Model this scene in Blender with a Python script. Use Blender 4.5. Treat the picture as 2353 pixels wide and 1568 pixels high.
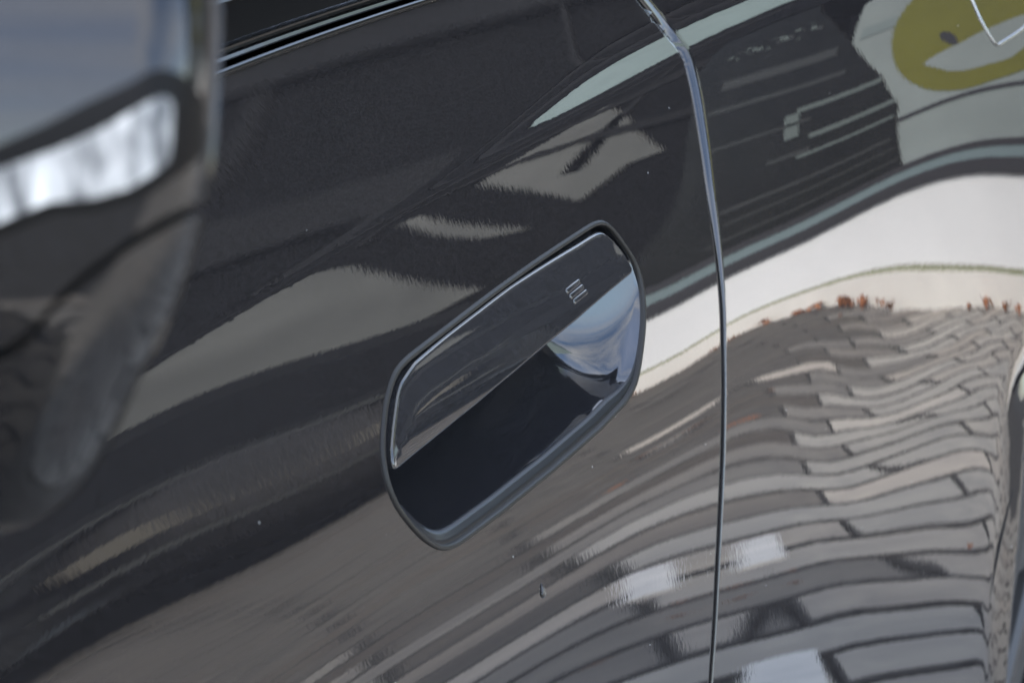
import bpy, bmesh, math, random
import numpy as np
from mathutils import Vector, Matrix
from mathutils.geometry import delaunay_2d_cdt
random.seed(7); rng = np.random.default_rng(7)
sc = bpy.context.scene
COL = sc.collection
for o in list(bpy.data.objects):
    bpy.data.objects.remove(o)

# ------------------------------------------------------------------ camera
# Car frame: X runs rearward along the car, -Y points out of its side, Z up.
# H = centre of the door handle, 0.88 m above the paving.
ZH = 0.88
FPX, W0, H0 = 4400.0, 2352.0, 1568.0
pitch = math.radians(24.0977); yaw = math.radians(27.6386)
CD = np.array([math.cos(pitch)*math.cos(yaw), math.cos(pitch)*math.sin(yaw), -math.sin(pitch)])
CR = np.array([math.sin(yaw), -math.cos(yaw), 0.0])
CU = np.cross(CR, CD)
def ray(px, py):
    return CD + (px-W0/2)/FPX*CR - (py-H0/2)/FPX*CU
CAM = -ray(1178.0, 850.0)*0.80
cam = bpy.data.cameras.new('camera'); camo = bpy.data.objects.new('camera', cam); COL.objects.link(camo)
camo.matrix_world = Matrix(((CR[0], CU[0], -CD[0], CAM[0]), (CR[1], CU[1], -CD[1], CAM[1]), (CR[2], CU[2], -CD[2], CAM[2]+ZH), (0, 0, 0, 1)))
cam.sensor_width = 36.0; cam.lens = 36.0*FPX/W0
cam.clip_start = 0.02; cam.clip_end = 500
cam.dof.use_dof = True; cam.dof.focus_distance = 0.80; cam.dof.aperture_fstop = 17.0
sc.camera = camo

# ------------------------------------------------------------------ light
SUN = Vector((-0.42, 0.67, 0.64)).normalized()
sun_el = math.asin(SUN.z)
world = bpy.data.worlds.new('World'); sc.world = world; world.use_nodes = True
wn = world.node_tree.nodes; wl = world.node_tree.links
bg = wn['Background']
sky = wn.new('ShaderNodeTexSky'); sky.sky_type = 'NISHITA'; sky.sun_disc = False
sky.sun_elevation = sun_el; sky.sun_rotation = math.atan2(SUN.x, SUN.y)
sky.air_density = 1.0; sky.dust_density = 1.5; sky.ozone_density = 1.0
tc = wn.new('ShaderNodeTexCoord'); mp = wn.new('ShaderNodeMapping'); mp.inputs['Scale'].default_value = (1.0, 1.0, 2.2)
cl = wn.new('ShaderNodeTexNoise'); cl.inputs['Scale'].default_value = 1.9; cl.inputs['Detail'].default_value = 5; cl.inputs['Roughness'].default_value = 0.5
cr = wn.new('ShaderNodeValToRGB'); cr.color_ramp.elements[0].position = 0.38; cr.color_ramp.elements[1].position = 0.85
mx = wn.new('ShaderNodeMix'); mx.data_type = 'RGBA'
mx.inputs['B'].default_value = (4.6, 4.5, 4.35, 1)
wl.new(tc.outputs['Generated'], mp.inputs['Vector']); wl.new(mp.outputs['Vector'], cl.inputs['Vector'])
wl.new(cl.outputs['Fac'], cr.inputs['Fac']); wl.new(cr.outputs['Color'], mx.inputs['Factor'])
wl.new(sky.outputs['Color'], mx.inputs['A']); wl.new(mx.outputs['Result'], bg.inputs['Color'])
bg.inputs['Strength'].default_value = 0.12
sl = bpy.data.lights.new('sun', 'SUN'); sl.energy = 1.5; sl.angle = math.radians(16); sl.color = (1.0, 0.95, 0.88)
so = bpy.data.objects.new('sun', sl); COL.objects.link(so)
so.rotation_euler = SUN.to_track_quat('Z', 'Y').to_euler()
sc.view_settings.view_transform = 'Standard'; sc.view_settings.look = 'None'
sc.view_settings.gamma = 1.0; sc.view_settings.exposure = 3.68
sc.cycles.max_bounces = 8; sc.cycles.glossy_bounces = 6; sc.cycles.transmission_bounces = 8
sc.cycles.sample_clamp_indirect = 6.0

# ------------------------------------------------------------------ materials
def new_mat(name):
    m = bpy.data.materials.new(name); m.use_nodes = True
    return m, m.node_tree.nodes, m.node_tree.links, m.node_tree.nodes['Principled BSDF']
def simple(name, col, rough=0.5, metal=0.0, spec=0.5, coat=0.0, noise=0.0, nscale=30.0, coat_rough=0.02):
    m, n, l, b = new_mat(name)
    b.inputs['Roughness'].default_value = rough; b.inputs['Metallic'].default_value = metal
    b.inputs['Specular IOR Level'].default_value = spec
    b.inputs['Coat Weight'].default_value = coat; b.inputs['Coat Roughness'].default_value = coat_rough
    b.inputs['Base Color'].default_value = (*col, 1)
    if noise:
        t = n.new('ShaderNodeTexCoord'); x = n.new('ShaderNodeTexNoise'); x.inputs['Scale'].default_value = nscale; x.inputs['Detail'].default_value = 6
        r = n.new('ShaderNodeValToRGB')
        r.color_ramp.elements[0].position = 0.3; r.color_ramp.elements[1].position = 0.7
        r.color_ramp.elements[0].color = (*[c*(1-noise) for c in col], 1); r.color_ramp.elements[1].color = (*[min(1, c*(1+noise)) for c in col], 1)
        l.new(t.outputs['Object'], x.inputs['Vector']); l.new(x.outputs['Fac'], r.inputs['Fac']); l.new(r.outputs['Color'], b.inputs['Base Color'])
    return m
def paint(name, col, peel=0.0042, flake=True):
    """dark metallic base with flakes under a clear coat that has orange peel and a little dust"""
    m, n, l, b = new_mat(name)
    t = n.new('ShaderNodeTexCoord')
    b.inputs['Metallic'].default_value = 0.0; b.inputs['Roughness'].default_value = 0.5
    b.inputs['Specular IOR Level'].default_value = 0.0
    b.inputs['Coat Weight'].default_value = 1.0; b.inputs['Coat Roughness'].default_value = 0.0; b.inputs['Coat IOR'].default_value = 1.55
    v = n.new('ShaderNodeTexVoronoi'); v.inputs['Scale'].default_value = 1500.0
    sx = n.new('ShaderNodeSeparateColor')
    r = n.new('ShaderNodeValToRGB')
    r.color_ramp.elements[0].color = (*[c*0.7 for c in col], 1); r.color_ramp.elements[1].color = (col[0]*1.4, col[1]*1.4, col[2]*1.48, 1)
    l.new(t.outputs['Object'], v.inputs['Vector']); l.new(v.outputs['Color'], sx.inputs['Color']); l.new(sx.outputs['Red'], r.inputs['Fac'])
    # sparse pale dust specks
    d = n.new('ShaderNodeTexVoronoi'); d.inputs['Scale'].default_value = 48.0
    dm = n.new('ShaderNodeMath'); dm.operation = 'LESS_THAN'; dm.inputs[1].default_value = 0.026
    mix = n.new('ShaderNodeMix'); mix.data_type = 'RGBA'; mix.inputs['B'].default_value = (0.10, 0.10, 0.096, 1)
    l.new(t.outputs['Object'], d.inputs['Vector']); l.new(d.outputs['Distance'], dm.inputs[0])
    l.new(dm.outputs['Value'], mix.inputs['Factor']); l.new(r.outputs['Color'], mix.inputs['A']); l.new(mix.outputs['Result'], b.inputs['Base Color'])
    # orange peel: two octaves of very shallow relief
    mp1 = n.new('ShaderNodeMapping'); mp1.inputs['Scale'].default_value = (1.0, 1.0, 0.55)
    n1 = n.new('ShaderNodeTexNoise'); n1.inputs['Scale'].default_value = 420.0; n1.inputs['Detail'].default_value = 1.5
    n2 = n.new('ShaderNodeTexNoise'); n2.inputs['Scale'].default_value = 60.0; n2.inputs['Detail'].default_value = 1.0
    ad = n.new('ShaderNodeMath'); ad.operation = 'MULTIPLY_ADD'; ad.inputs[1].default_value = 1.0
    bp = n.new('ShaderNodeBump'); bp.inputs['Strength'].default_value = 1.0; bp.inputs['Distance'].default_value = peel*0.001
    l.new(t.outputs['Object'], mp1.inputs['Vector']); l.new(mp1.outputs['Vector'], n1.inputs['Vector']); l.new(t.outputs['Object'], n2.inputs['Vector'])
    l.new(n2.outputs['Fac'], ad.inputs[0]); l.new(n1.outputs['Fac'], ad.inputs[2]); l.new(ad.outputs['Value'], bp.inputs['Height'])
    l.new(bp.outputs['Normal'], b.inputs['Coat Normal'])
    return m
M_paint = paint('dark_grey_paint', (0.0074, 0.0068, 0.0068))
M_grip = paint('handle_paint', (0.0115, 0.0113, 0.0118), peel=0.003)
M_bowl = paint('recess_paint', (0.0085, 0.0085, 0.0092), peel=0.001)
M_bowl.node_tree.nodes['Principled BSDF'].inputs['Coat Roughness'].default_value = 0.05
M_gloss = simple('gloss_black', (0.003, 0.003, 0.003), rough=0.08, spec=0.22)
M_bezel = simple('satin_bezel', (0.0115, 0.0108, 0.0100), rough=0.45, spec=0.16, metal=0.0)
M_black = simple('black_rubber', (0.006, 0.006, 0.006), rough=0.75, spec=0.25)
M_dark = simple('dark_cavity', (0.003, 0.003, 0.003), rough=0.9, spec=0.1)
M_chrome = simple('chrome', (0.20, 0.20, 0.205), rough=0.08, metal=1.0)
M_tyre = simple('tyre_rubber', (0.016, 0.016, 0.017), rough=0.7, spec=0.3, noise=0.3, nscale=60)
M_rim = simple('rim_alloy', (0.02, 0.02, 0.021), rough=0.4, metal=0.3)
M_arch = simple('arch_liner', (0.008, 0.008, 0.008), rough=0.8, spec=0.2)
M_lens_dark = simple('smoked_lens', (0.006, 0.006, 0.008), rough=0.04, coat=1.0)
M_cup = simple('far_handle_cup', (0.004, 0.004, 0.0045), rough=0.3, spec=0.25)
M_surround = simple('lamp_surround', (0.0035, 0.0032, 0.0032), rough=0.5, spec=0.08)
def lens_mat():
    m, n, l, b = new_mat('clear_lamp_lens')
    t = n.new('ShaderNodeTexCoord'); x = n.new('ShaderNodeTexNoise'); x.inputs['Scale'].default_value = 260; x.inputs['Detail'].default_value = 2
    mpp = n.new('ShaderNodeMapping'); mpp.inputs['Scale'].default_value = (1, 1, 0.25)
    r = n.new('ShaderNodeValToRGB'); r.color_ramp.elements[0].position = 0.35; r.color_ramp.elements[1].position = 0.68
    r.color_ramp.elements[0].color = (0.06, 0.06, 0.062, 1); r.color_ramp.elements[1].color = (0.42, 0.41, 0.39, 1)
    l.new(t.outputs['Object'], mpp.inputs['Vector']); l.new(mpp.outputs['Vector'], x.inputs['Vector']); l.new(x.outputs['Fac'], r.inputs['Fac']); l.new(r.outputs['Color'], b.inputs['Base Color'])
    b.inputs['Roughness'].default_value = 0.4; b.inputs['Specular IOR Level'].default_value = 0.2
    return m
M_lens = lens_mat()
def glass_water():
    m, n, l, b = new_mat('water')
    b.inputs['Transmission Weight'].default_value = 1.0; b.inputs['IOR'].default_value = 1.33; b.inputs['Roughness'].default_value = 0.0
    return m
M_water = glass_water()
def window_glass():
    m, n, l, b = new_mat('tinted_glass')
    b.inputs['Base Color'].default_value = (0.004, 0.006, 0.006, 1); b.inputs['Roughness'].default_value = 0.0; b.inputs['Specular IOR Level'].default_value = 0.5
    return m
M_glass = window_glass()
def paver_mat(name, lo, hi):
    m, n, l, b = new_mat(name)
    oi = n.new('ShaderNodeObjectInfo'); ge = n.new('ShaderNodeNewGeometry'); t = n.new('ShaderNodeTexCoord')
    a = n.new('ShaderNodeMath'); a.operation = 'ADD'; fr = n.new('ShaderNodeMath'); fr.operation = 'FRACT'
    l.new(oi.outputs['Random'], a.inputs[0]); l.new(ge.outputs['Random Per Island'], a.inputs[1]); l.new(a.outputs['Value'], fr.inputs[0])
    r = n.new('ShaderNodeValToRGB'); e = r.color_ramp.elements
    e[0].color = (*lo, 1); e[1].color = (*hi, 1)
    k = e.new(0.55); k.color = (*[(p*0.6+q*0.4) for p, q in zip(lo, hi)], 1)
    k = e.new(0.8); k.color = (lo[0]*1.03, lo[1]*0.985, lo[2]*0.95, 1)
    l.new(fr.outputs['Value'], r.inputs['Fac'])
    x = n.new('ShaderNodeTexNoise'); x.inputs['Scale'].default_value = 14; x.inputs['Detail'].default_value = 8; x.inputs['Roughness'].default_value = 0.65
    l.new(ge.outputs['Position'], x.inputs['Vector'])
    r2 = n.new('ShaderNodeValToRGB'); r2.color_ramp.elements[0].position = 0.3; r2.color_ramp.elements[1].position = 0.72
    r2.color_ramp.elements[0].color = (0.72, 0.72, 0.74, 1); r2.color_ramp.elements[1].color = (1.14, 1.12, 1.08, 1)
    l.new(x.outputs['Fac'], r2.inputs['Fac'])
    mu = n.new('ShaderNodeMix'); mu.data_type = 'RGBA'; mu.blend_type = 'MULTIPLY'; mu.inputs['Factor'].default_value = 1.0
    l.new(r.outputs['Color'], mu.inputs['A']); l.new(r2.outputs['Color'], mu.inputs['B']); l.new(mu.outputs['Result'], b.inputs['Base Color'])
    b.inputs['Roughness'].default_value = 0.9; b.inputs['Specular IOR Level'].default_value = 0.25
    return m
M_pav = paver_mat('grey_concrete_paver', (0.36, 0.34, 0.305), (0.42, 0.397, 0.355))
M_pavmid = paver_mat('half_shaded_paver', (0.20, 0.187, 0.168), (0.235, 0.22, 0.198))
M_pavdark = paver_mat('shaded_paver', (0.100, 0.092, 0.082), (0.118, 0.109, 0.097))  # mid and dark copies of the grey paver: shade put into the colour
M_pavtan = paver_mat('sand_concrete_paver', (0.46, 0.425, 0.375), (0.50, 0.46, 0.405))
M_pavwhite = paver_mat('white_concrete_paver', (0.72, 0.72, 0.70), (0.76, 0.76, 0.73))
M_joint = simple('joint_sand', (0.085, 0.082, 0.077), rough=0.95, spec=0.1, noise=0.4, nscale=40)
M_white = simple('white_wall_paint', (0.80, 0.80, 0.80), rough=0.55, noise=0.03, nscale=3)
M_cream = simple('cream_base_paint', (0.74, 0.71, 0.66), rough=0.6, noise=0.05, nscale=6)
M_olive = simple('olive_joint', (0.26, 0.27, 0.17), rough=0.8)
M_frame = simple('dark_window_frame', (0.03, 0.028, 0.031), rough=0.5)
M_steel = simple('pale_steel_strip', (0.17, 0.225, 0.235), rough=0.35)
M_reflector = simple('crease_reflector', (0.24, 0.31, 0.30), rough=0.5, noise=0.08, nscale=1.2)
M_panel = simple('frosted_panel', (0.25, 0.285, 0.275), rough=0.45, noise=0.12, nscale=1.6)
M_panel2 = simple('frosted_band', (0.20, 0.24, 0.235), rough=0.45)
M_yellow = simple('yellow_print', (0.15, 0.145, 0.010), rough=0.6, noise=0.1, nscale=3)
M_darkpane = simple('dark_pane', (0.009, 0.009, 0.008), rough=0.4, spec=0.15, noise=0.35, nscale=4)
M_fascia = simple('charcoal_fascia', (0.004, 0.004, 0.0048), rough=0.6, spec=0.1, noise=0.25, nscale=2)
M_backwall = simple('dark_render', (0.005, 0.005, 0.0056), rough=0.8, spec=0.1, noise=0.3, nscale=1.5)
M_beam = simple('dull_beam', (0.012, 0.0115, 0.012), rough=0.7, spec=0.15, noise=0.3, nscale=2)
M_pale = simple('pale_reflector_board', (0.105, 0.107, 0.10), rough=0.7, noise=0.28, nscale=1.1)
M_carfar = simple('far_car_paint', (0.004, 0.004, 0.0045), rough=0.4, coat=0.3)
M_plate = simple('tan_plate', (0.10, 0.09, 0.07), rough=0.6)
M_leaf = simple('orange_leaf', (0.30, 0.115, 0.045), rough=0.7, noise=0.45, nscale=40)
M_item = simple('shelf_rail', (0.035, 0.036, 0.033), rough=0.5)
M_itemlight = simple('pale_shelf_rail', (0.12, 0.145, 0.135), rough=0.5)

# ------------------------------------------------------------------ object helpers
def link(o, parent=None, label=None, cat=None, group=None, kind=None):
    COL.objects.link(o)
    if parent is not None: o.parent = parent
    if label: o['label'] = label
    if cat: o['category'] = cat
    if group: o['group'] = group
    if kind: o['kind'] = kind
    return o
def empty(name, loc, label, cat, group=None):
    e = bpy.data.objects.new(name, None); e.location = loc; e.empty_display_size = 0.05
    return link(e, None, label, cat, group)
def mesh_obj(name, verts, faces, mat, parent=None, smooth=True, normals=None, **kw):
    me = bpy.data.meshes.new(name)
    me.from_pydata([tuple(map(float, v)) for v in verts], [], [tuple(f) for f in faces]); me.update()
    me.materials.append(mat)
    if smooth: me.polygons.foreach_set('use_smooth', [True]*len(me.polygons))
    if normals is not None: me.normals_split_custom_set_from_vertices([tuple(map(float, v)) for v in normals])
    o = bpy.data.objects.new(name, me)
    return link(o, parent, **kw)
def bm_obj(name, bm, mat, parent=None, smooth=False, **kw):
    me = bpy.data.meshes.new(name); bm.normal_update(); bm.to_mesh(me); bm.free(); me.materials.append(mat)
    if smooth: me.polygons.foreach_set('use_smooth', [True]*len(me.polygons))
    return link(bpy.data.objects.new(name, me), parent, **kw)
def add_box(bm, x0, x1, y0, y1, z0, z1, bevel=0.0):
    r = bmesh.ops.create_cube(bm, size=1.0)
    bmesh.ops.scale(bm, vec=(x1-x0, y1-y0, z1-z0), verts=r['verts'])
    bmesh.ops.translate(bm, vec=((x0+x1)/2, (y0+y1)/2, (z0+z1)/2), verts=r['verts'])
    if bevel:
        es = {e for v in r['verts'] for e in v.link_edges}
        bmesh.ops.bevel(bm, geom=list(es), offset=bevel, segments=2, affect='EDGES', profile=0.5)
def box(name, x0, x1, y0, y1, z0, z1, mat, parent=None, bevel=0.0, **kw):
    bm = bmesh.new(); add_box(bm, x0, x1, y0, y1, z0, z1, bevel)
    return bm_obj(name, bm, mat, parent, **kw)

# ------------------------------------------------------------------ body side surface
# outward offset s(x, z) of the body side, from tilt (E, degrees) and flare (FV, degrees) measured along it
ZC = 0.095                                                     # height of the shoulder crease above the handle
XK = np.array([-.75, -.4, -.2, -.05, .08, .18, .28, .38, .50, .65, .9])
ZK = np.array([-.75, -.5, -.36, -.27, -.20, -.14, -.09, -.04, .01, .055, .095])
FX = np.array([-.9, -.45, -.25, -.1, .02, .10, .18, .26, .34, .42, .5, .6, .9])
E_T = np.array([[-13.82, -11.92, -10.62, -9.5, -8.41, -7.53, -6.64, -5.78, -4.85, -3.84, -2.34], [-4.25, -2.56, -1.39, -0.35, 0.66, 1.48, 2.3, 3.08, 3.9, 4.74, 5.87], [1.21, 2.6, 3.61, 4.52, 5.38, 6.06, 6.73, 7.36, 8.02, 8.65, 9.38], [4.84, 5.91, 6.7, 7.43, 8.14, 8.65, 9.1, 9.46, 9.84, 10.22, 10.85], [7.71, 8.59, 9.12, 9.58, 10.07, 10.48, 10.78, 10.75, 10.38, 10.63, 11.94], [10.19, 11.09, 11.45, 11.6, 11.76, 12.06, 12.58, 12.89, 11.41, 11.03, 13.65], [12.26, 13.31, 13.82, 13.94, 13.59, 13.5, 13.53, 13.23, 12.23, 12.49, 16.4], [14.37, 15.62, 16.57, 17.22, 17.92, 18.35, 17.52, 15.67, 14.6, 16.79, 20.31], [16.64, 17.79, 20.0, 21.12, 22.5, 23.36, 23.12, 22.79, 21.61, 22.76, 24.8], [18.87, 20.27, 22.58, 24.85, 25.7, 27.04, 27.86, 28.32, 28.03, 27.88, 29.12], [20.92, 23.29, 25.43, 27.55, 29.06, 30.61, 32.07, 33.18, 33.48, 33.11, 33.03]])
F_T = np.array([-19.0, -17.0, -12.0, -8.01, -3.27, -1.01, 1.49, 5.55, 9.96, 14.39, 18.08, 23.03, 24.0])
def spl(K, x):
    n = len(K); h = np.diff(K); A = np.zeros((n, n)); R = np.zeros((n, n)); A[0, 0] = A[-1, -1] = 1
    for i in range(1, n-1):
        A[i, i-1] = h[i-1]; A[i, i] = 2*(h[i-1]+h[i]); A[i, i+1] = h[i]
        R[i, i-1] = 6/h[i-1]; R[i, i] = -6/h[i-1]-6/h[i]; R[i, i+1] = 6/h[i]
    Mx = np.linalg.solve(A, R); xc = np.clip(x, K[0], K[-1])
    i = np.clip(np.searchsorted(K, xc)-1, 0, n-2); a = xc-K[i]; b = K[i+1]-xc; hi = h[i]
    B = np.zeros((len(x), n)); r_ = np.arange(len(x))
    c = (b**3/(6*hi)-b*hi/6)[:, None]*Mx[i]+(a**3/(6*hi)-a*hi/6)[:, None]*Mx[i+1]
    B[r_, i] += b/hi; B[r_, i+1] += a/hi
    return B+c
def sst(a, b, x):
    t = np.clip((np.asarray(x, float)-a)/(b-a), 0, 1); return t*t*(3-2*t)
SX = np.linspace(-1.0, 2.0, 601); SZ = np.linspace(-0.80, 0.34, 2281)
_dx = SX[1]-SX[0]; _dz = SZ[1]-SZ[0]
CREASE_X = np.array([-1.0, -0.30, -0.22, -0.14, -0.024, 0.06, 0.118, 0.24, 0.30, 0.5, 2.0]); CREASE_Z = np.array([0.105, 0.0985, 0.0905, 0.083, 0.0752, 0.072, 0.0705, 0.071, 0.0725, 0.074, 0.074])
def zcrease(x): return np.interp(x, CREASE_X, CREASE_Z)
def build_surface():
    zc = np.convolve(np.pad(zcrease(SX), 20, mode='edge'), np.ones(41)/41, 'valid')[None, :]
    z = SZ[:, None]
    e0 = spl(ZK, np.minimum(SZ, ZC)) @ E_T @ spl(XK, np.minimum(SX, 0.9)).T
    h = z-zc
    up = (30+5*np.clip(SX, -.4, .35))[None, :] - 30*np.clip(h-.02, 0, .2)
    t = sst(-0.003, 0.004, h)
    e = e0*(1-t)+up*t
    w = 0.0016+0.0060*sst(-.05, .20, SX)[None, :]
    amp = 3+9*sst(-.1, .2, SX)[None, :]
    e = e+amp*np.exp(-((h-0.5*w)/w)**2)
    ph = spl(FX, np.minimum(SX, 0.9)) @ F_T
    k = sst(.60, .86, SX); ph = ph*(1-k)+k*(-7*sst(.9, 1.9, SX)*2)
    F = np.r_[0, np.cumsum(np.tan(np.radians((ph[1:]+ph[:-1])/2))*_dx)]
    def integ(e):
        T = np.tan(np.radians(e)); return np.vstack([np.zeros((1, len(SX))), np.cumsum((T[1:]+T[:-1])/2*_dz, axis=0)])
    c0 = integ(e0); c = integ(e)
    ic = int(round((ZC-SZ[0])/_dz)); i0 = int(round((0.0-SZ[0])/_dz)); j0 = int(round((0.0-SX[0])/_dx))
    base = F+c0[ic]-c0[i0]                                     # offset along z = 0
    S = base[None]+c[i0][None]-c
    return S-S[i0, j0]
S_ARR = build_surface()
def s0(x, z):
    x = np.asarray(x, float); z = np.asarray(z, float)
    fx = np.clip((x-SX[0])/_dx, 0, len(SX)-1.001); fz = np.clip((z-SZ[0])/_dz, 0, len(SZ)-1.001)
    i = fx.astype(int); j = fz.astype(int); a = fx-i; b = fz-j
    # cubic (Catmull-Rom) along x for smooth reflections, linear along the fine z rows
    def row(jj):
        im = np.maximum(i-1, 0); i2 = np.minimum(i+1, len(SX)-1); i3 = np.minimum(i+2, len(SX)-1)
        p0, p1, p2, p3 = S_ARR[jj, im], S_ARR[jj, i], S_ARR[jj, i2], S_ARR[jj, i3]
        return p1+0.5*a*(p2-p0+a*(2*p0-5*p1+4*p2-p3+a*(3*(p1-p2)+p3-p0)))
    return row(j)*(1-b)+row(np.minimum(j+1, len(SZ)-1))*b
def on_body(pts):
    """where sight lines through points measured on the photograph meet the body side -> (x, z)"""
    p = np.array(pts, float)
    v = CD+((p[:, 0]-W0/2)/FPX)[:, None]*CR-((p[:, 1]-H0/2)/FPX)[:, None]*CU
    lo = np.full(len(p), .4); hi = np.full(len(p), 2.0); done = np.zeros(len(p), bool)
    for t in np.arange(.4, 2.0, .01):
        P = CAM+v*t; g = (P[:, 1]+s0(P[:, 0], P[:, 2])) > 0
        new = g & ~done; hi[new] = t; lo[new] = t-.01; done |= g
    for k in range(24):
        m = (lo+hi)/2; P = CAM+v*m[:, None]; g = (P[:, 1]+s0(P[:, 0], P[:, 2])) > 0
        hi = np.where(g, m, hi); lo = np.where(g, lo, m)
    P = CAM+v*hi[:, None]
    return P[:, [0, 2]]
def smooth_closed(p, n, passes=2):
    p = np.asarray(p, float)
    def resample(p, n):
        q = np.vstack([p, p[:1]]); L = np.r_[0, np.cumsum(np.hypot(*np.diff(q, axis=0).T))]
        t = np.linspace(0, L[-1], n, endpoint=False)
        return np.c_[np.interp(t, L, q[:, 0]), np.interp(t, L, q[:, 1])]
    p = resample(p, n)
    for k in range(passes):
        p = (np.roll(p, 1, 0)+2*p+np.roll(p, -1, 0))/4
    return resample(p, n)
def resample_open(p, n, passes=0):
    p = np.asarray(p, float); L = np.r_[0, np.cumsum(np.hypot(*np.diff(p, axis=0).T))]
    t = np.linspace(0, L[-1], n); q = np.c_[np.interp(t, L, p[:, 0]), np.interp(t, L, p[:, 1])]
    for k in range(passes): q[1:-1] = (q[:-2]+2*q[1:-1]+q[2:])/4
    return q
def inward(p):
    """unit inward normals of a closed outline"""
    d = np.roll(p, -1, 0)-np.roll(p, 1, 0); n = np.c_[-d[:, 1], d[:, 0]]; n /= np.linalg.norm(n, axis=1)[:, None]
    A = np.sum(p[:, 0]*np.roll(p[:, 1], -1)-np.roll(p[:, 0], -1)*p[:, 1])
    return n if A > 0 else -n
def dist_poly(x, z, P, closed=True):
    x = np.ravel(x); z = np.ravel(z)
    A = P; B = np.roll(P, -1, 0) if closed else P[1:]
    if not closed: A = P[:-1]
    out = np.full(len(x), 1e9)
    for a, b in zip(A, B):
        ab = b-a; L = ab@ab+1e-18
        t = np.clip(((x-a[0])*ab[0]+(z-a[1])*ab[1])/L, 0, 1)
        out = np.minimum(out, (x-a[0]-t*ab[0])**2+(z-a[1]-t*ab[1])**2)
    return np.sqrt(out)
def inside(x, z, P):
    x = np.ravel(x); z = np.ravel(z); c = np.zeros(len(x), bool)
    a = P; b = np.roll(P, -1, 0)
    for (x1, z1), (x2, z2) in zip(a, b):
        if z1 == z2: continue
        c ^= ((z1 > z) != (z2 > z)) & (x < (x2-x1)*(z-z1)/(z2-z1)+x1)
    return c
def cdt(outline, holes, pts):
    verts = [Vector(p) for p in outline]; edges = [(i, (i+1) % len(outline)) for i in range(len(outline))]
    for hpoly in holes:
        k = len(verts); verts += [Vector(p) for p in hpoly]; edges += [(k+i, k+(i+1) % len(hpoly)) for i in range(len(hpoly))]
    verts += [Vector(p) for p in pts]
    v, e, f, *_ = delaunay_2d_cdt(verts, edges, [], 0, 1e-7)
    v = np.array([(p.x, p.y) for p in v]); f = np.array([q for q in f if len(q) == 3])
    c = v[f].mean(axis=1); keep = inside(c[:, 0], c[:, 1], np.asarray(outline))
    for hpoly in holes: keep &= ~inside(c[:, 0], c[:, 1], np.asarray(hpoly))
    return v, f[keep]
def height_mesh(name, outline, holes, hfun, step, mat, parent, extra=None, clear=0.004, skirt=0.0, nd=1e-4, **kw):
    """a skin lying at outward offset hfun(x, z) inside an outline, with smooth measured normals; skirt turns its rim inward"""
    outline = np.asarray(outline); lo = outline.min(0); hi = outline.max(0)
    gx, gz = np.meshgrid(np.arange(lo[0]+step/2, hi[0], step), np.arange(lo[1]+step/2, hi[1], step))
    g = np.c_[gx.ravel(), gz.ravel()]
    g[:, 0] += (np.arange(len(g))//gx.shape[1] % 2)*step*0.5
    k = inside(g[:, 0], g[:, 1], outline) & (dist_poly(g[:, 0], g[:, 1], outline) > clear)
    for hp in holes: k &= ~inside(g[:, 0], g[:, 1], np.asarray(hp)) & (dist_poly(g[:, 0], g[:, 1], np.asarray(hp)) > clear)
    pts = g[k]
    if extra is not None and len(extra):
        ex = np.asarray(extra); ke = inside(ex[:, 0], ex[:, 1], outline)
        for hp in holes: ke &= ~inside(ex[:, 0], ex[:, 1], np.asarray(hp))
        pts = np.vstack([pts, ex[ke]])
    v, f = cdt(outline, holes, pts)
    h = hfun(v[:, 0], v[:, 1])
    hx = (hfun(v[:, 0]+nd, v[:, 1])-hfun(v[:, 0]-nd, v[:, 1]))/(2*nd); hz = (hfun(v[:, 0], v[:, 1]+nd)-hfun(v[:, 0], v[:, 1]-nd))/(2*nd)
    N = np.c_[-hx, -np.ones(len(v)), -hz]; N /= np.linalg.norm(N, axis=1)[:, None]
    V = np.c_[v[:, 0], -h, v[:, 1]]
    # winding so faces look outwards (-Y)
    a = v[f[:, 1]]-v[f[:, 0]]; b = v[f[:, 2]]-v[f[:, 0]]; cr_ = a[:, 0]*b[:, 1]-a[:, 1]*b[:, 0]
    f = np.where((cr_ > 0)[:, None], f, f[:, ::-1])
    faces = [tuple(map(int, q)) for q in f]
    if skirt:
        cnt = {}
        for q in faces:
            for i in range(3):
                cnt[(q[i], q[(i+1) % 3])] = 1
        rim = [e for e in cnt if (e[1], e[0]) not in cnt]
        ids = sorted({i for e in rim for i in e}); base = len(V); mp_ = {i: base+k for k, i in enumerate(ids)}
        # rim turned inward: its own vertices, facing sideways out of the outline
        out = {i: np.zeros(2) for i in ids}
        for a_, b_ in rim:
            e_ = v[b_]-v[a_]; n_ = np.array([-e_[1], e_[0]])/(np.hypot(*e_)+1e-12)
            out[a_] += n_; out[b_] += n_
        on = np.array([out[i]/(np.hypot(*out[i])+1e-12) for i in ids])
        mid_ = v[ids]+on*1e-5
        flip = np.where(inside(mid_[:, 0], mid_[:, 1], outline), -1.0, 1.0) if not holes else np.where(np.sum(on*1, axis=1) > 9, 1.0, 1.0)
        if not holes: on = on*flip[:, None]
        Nr = np.c_[on[:, 0], np.full(len(ids), -0.15), on[:, 1]]; Nr /= np.linalg.norm(Nr, axis=1)[:, None]
        nk = len(ids); V = np.vstack([V, V[ids], V[ids]+np.array([0, skirt, 0])]); N = np.vstack([N, Nr, Nr])
        faces += [(e[1], e[0], mp_[e[0]], mp_[e[1]]) if False else (mp_[e[1]], mp_[e[0]], mp_[e[0]]+nk, mp_[e[1]]+nk) for e in rim]
    return mesh_obj(name, V, faces, mat, parent, normals=N, **kw)

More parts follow.
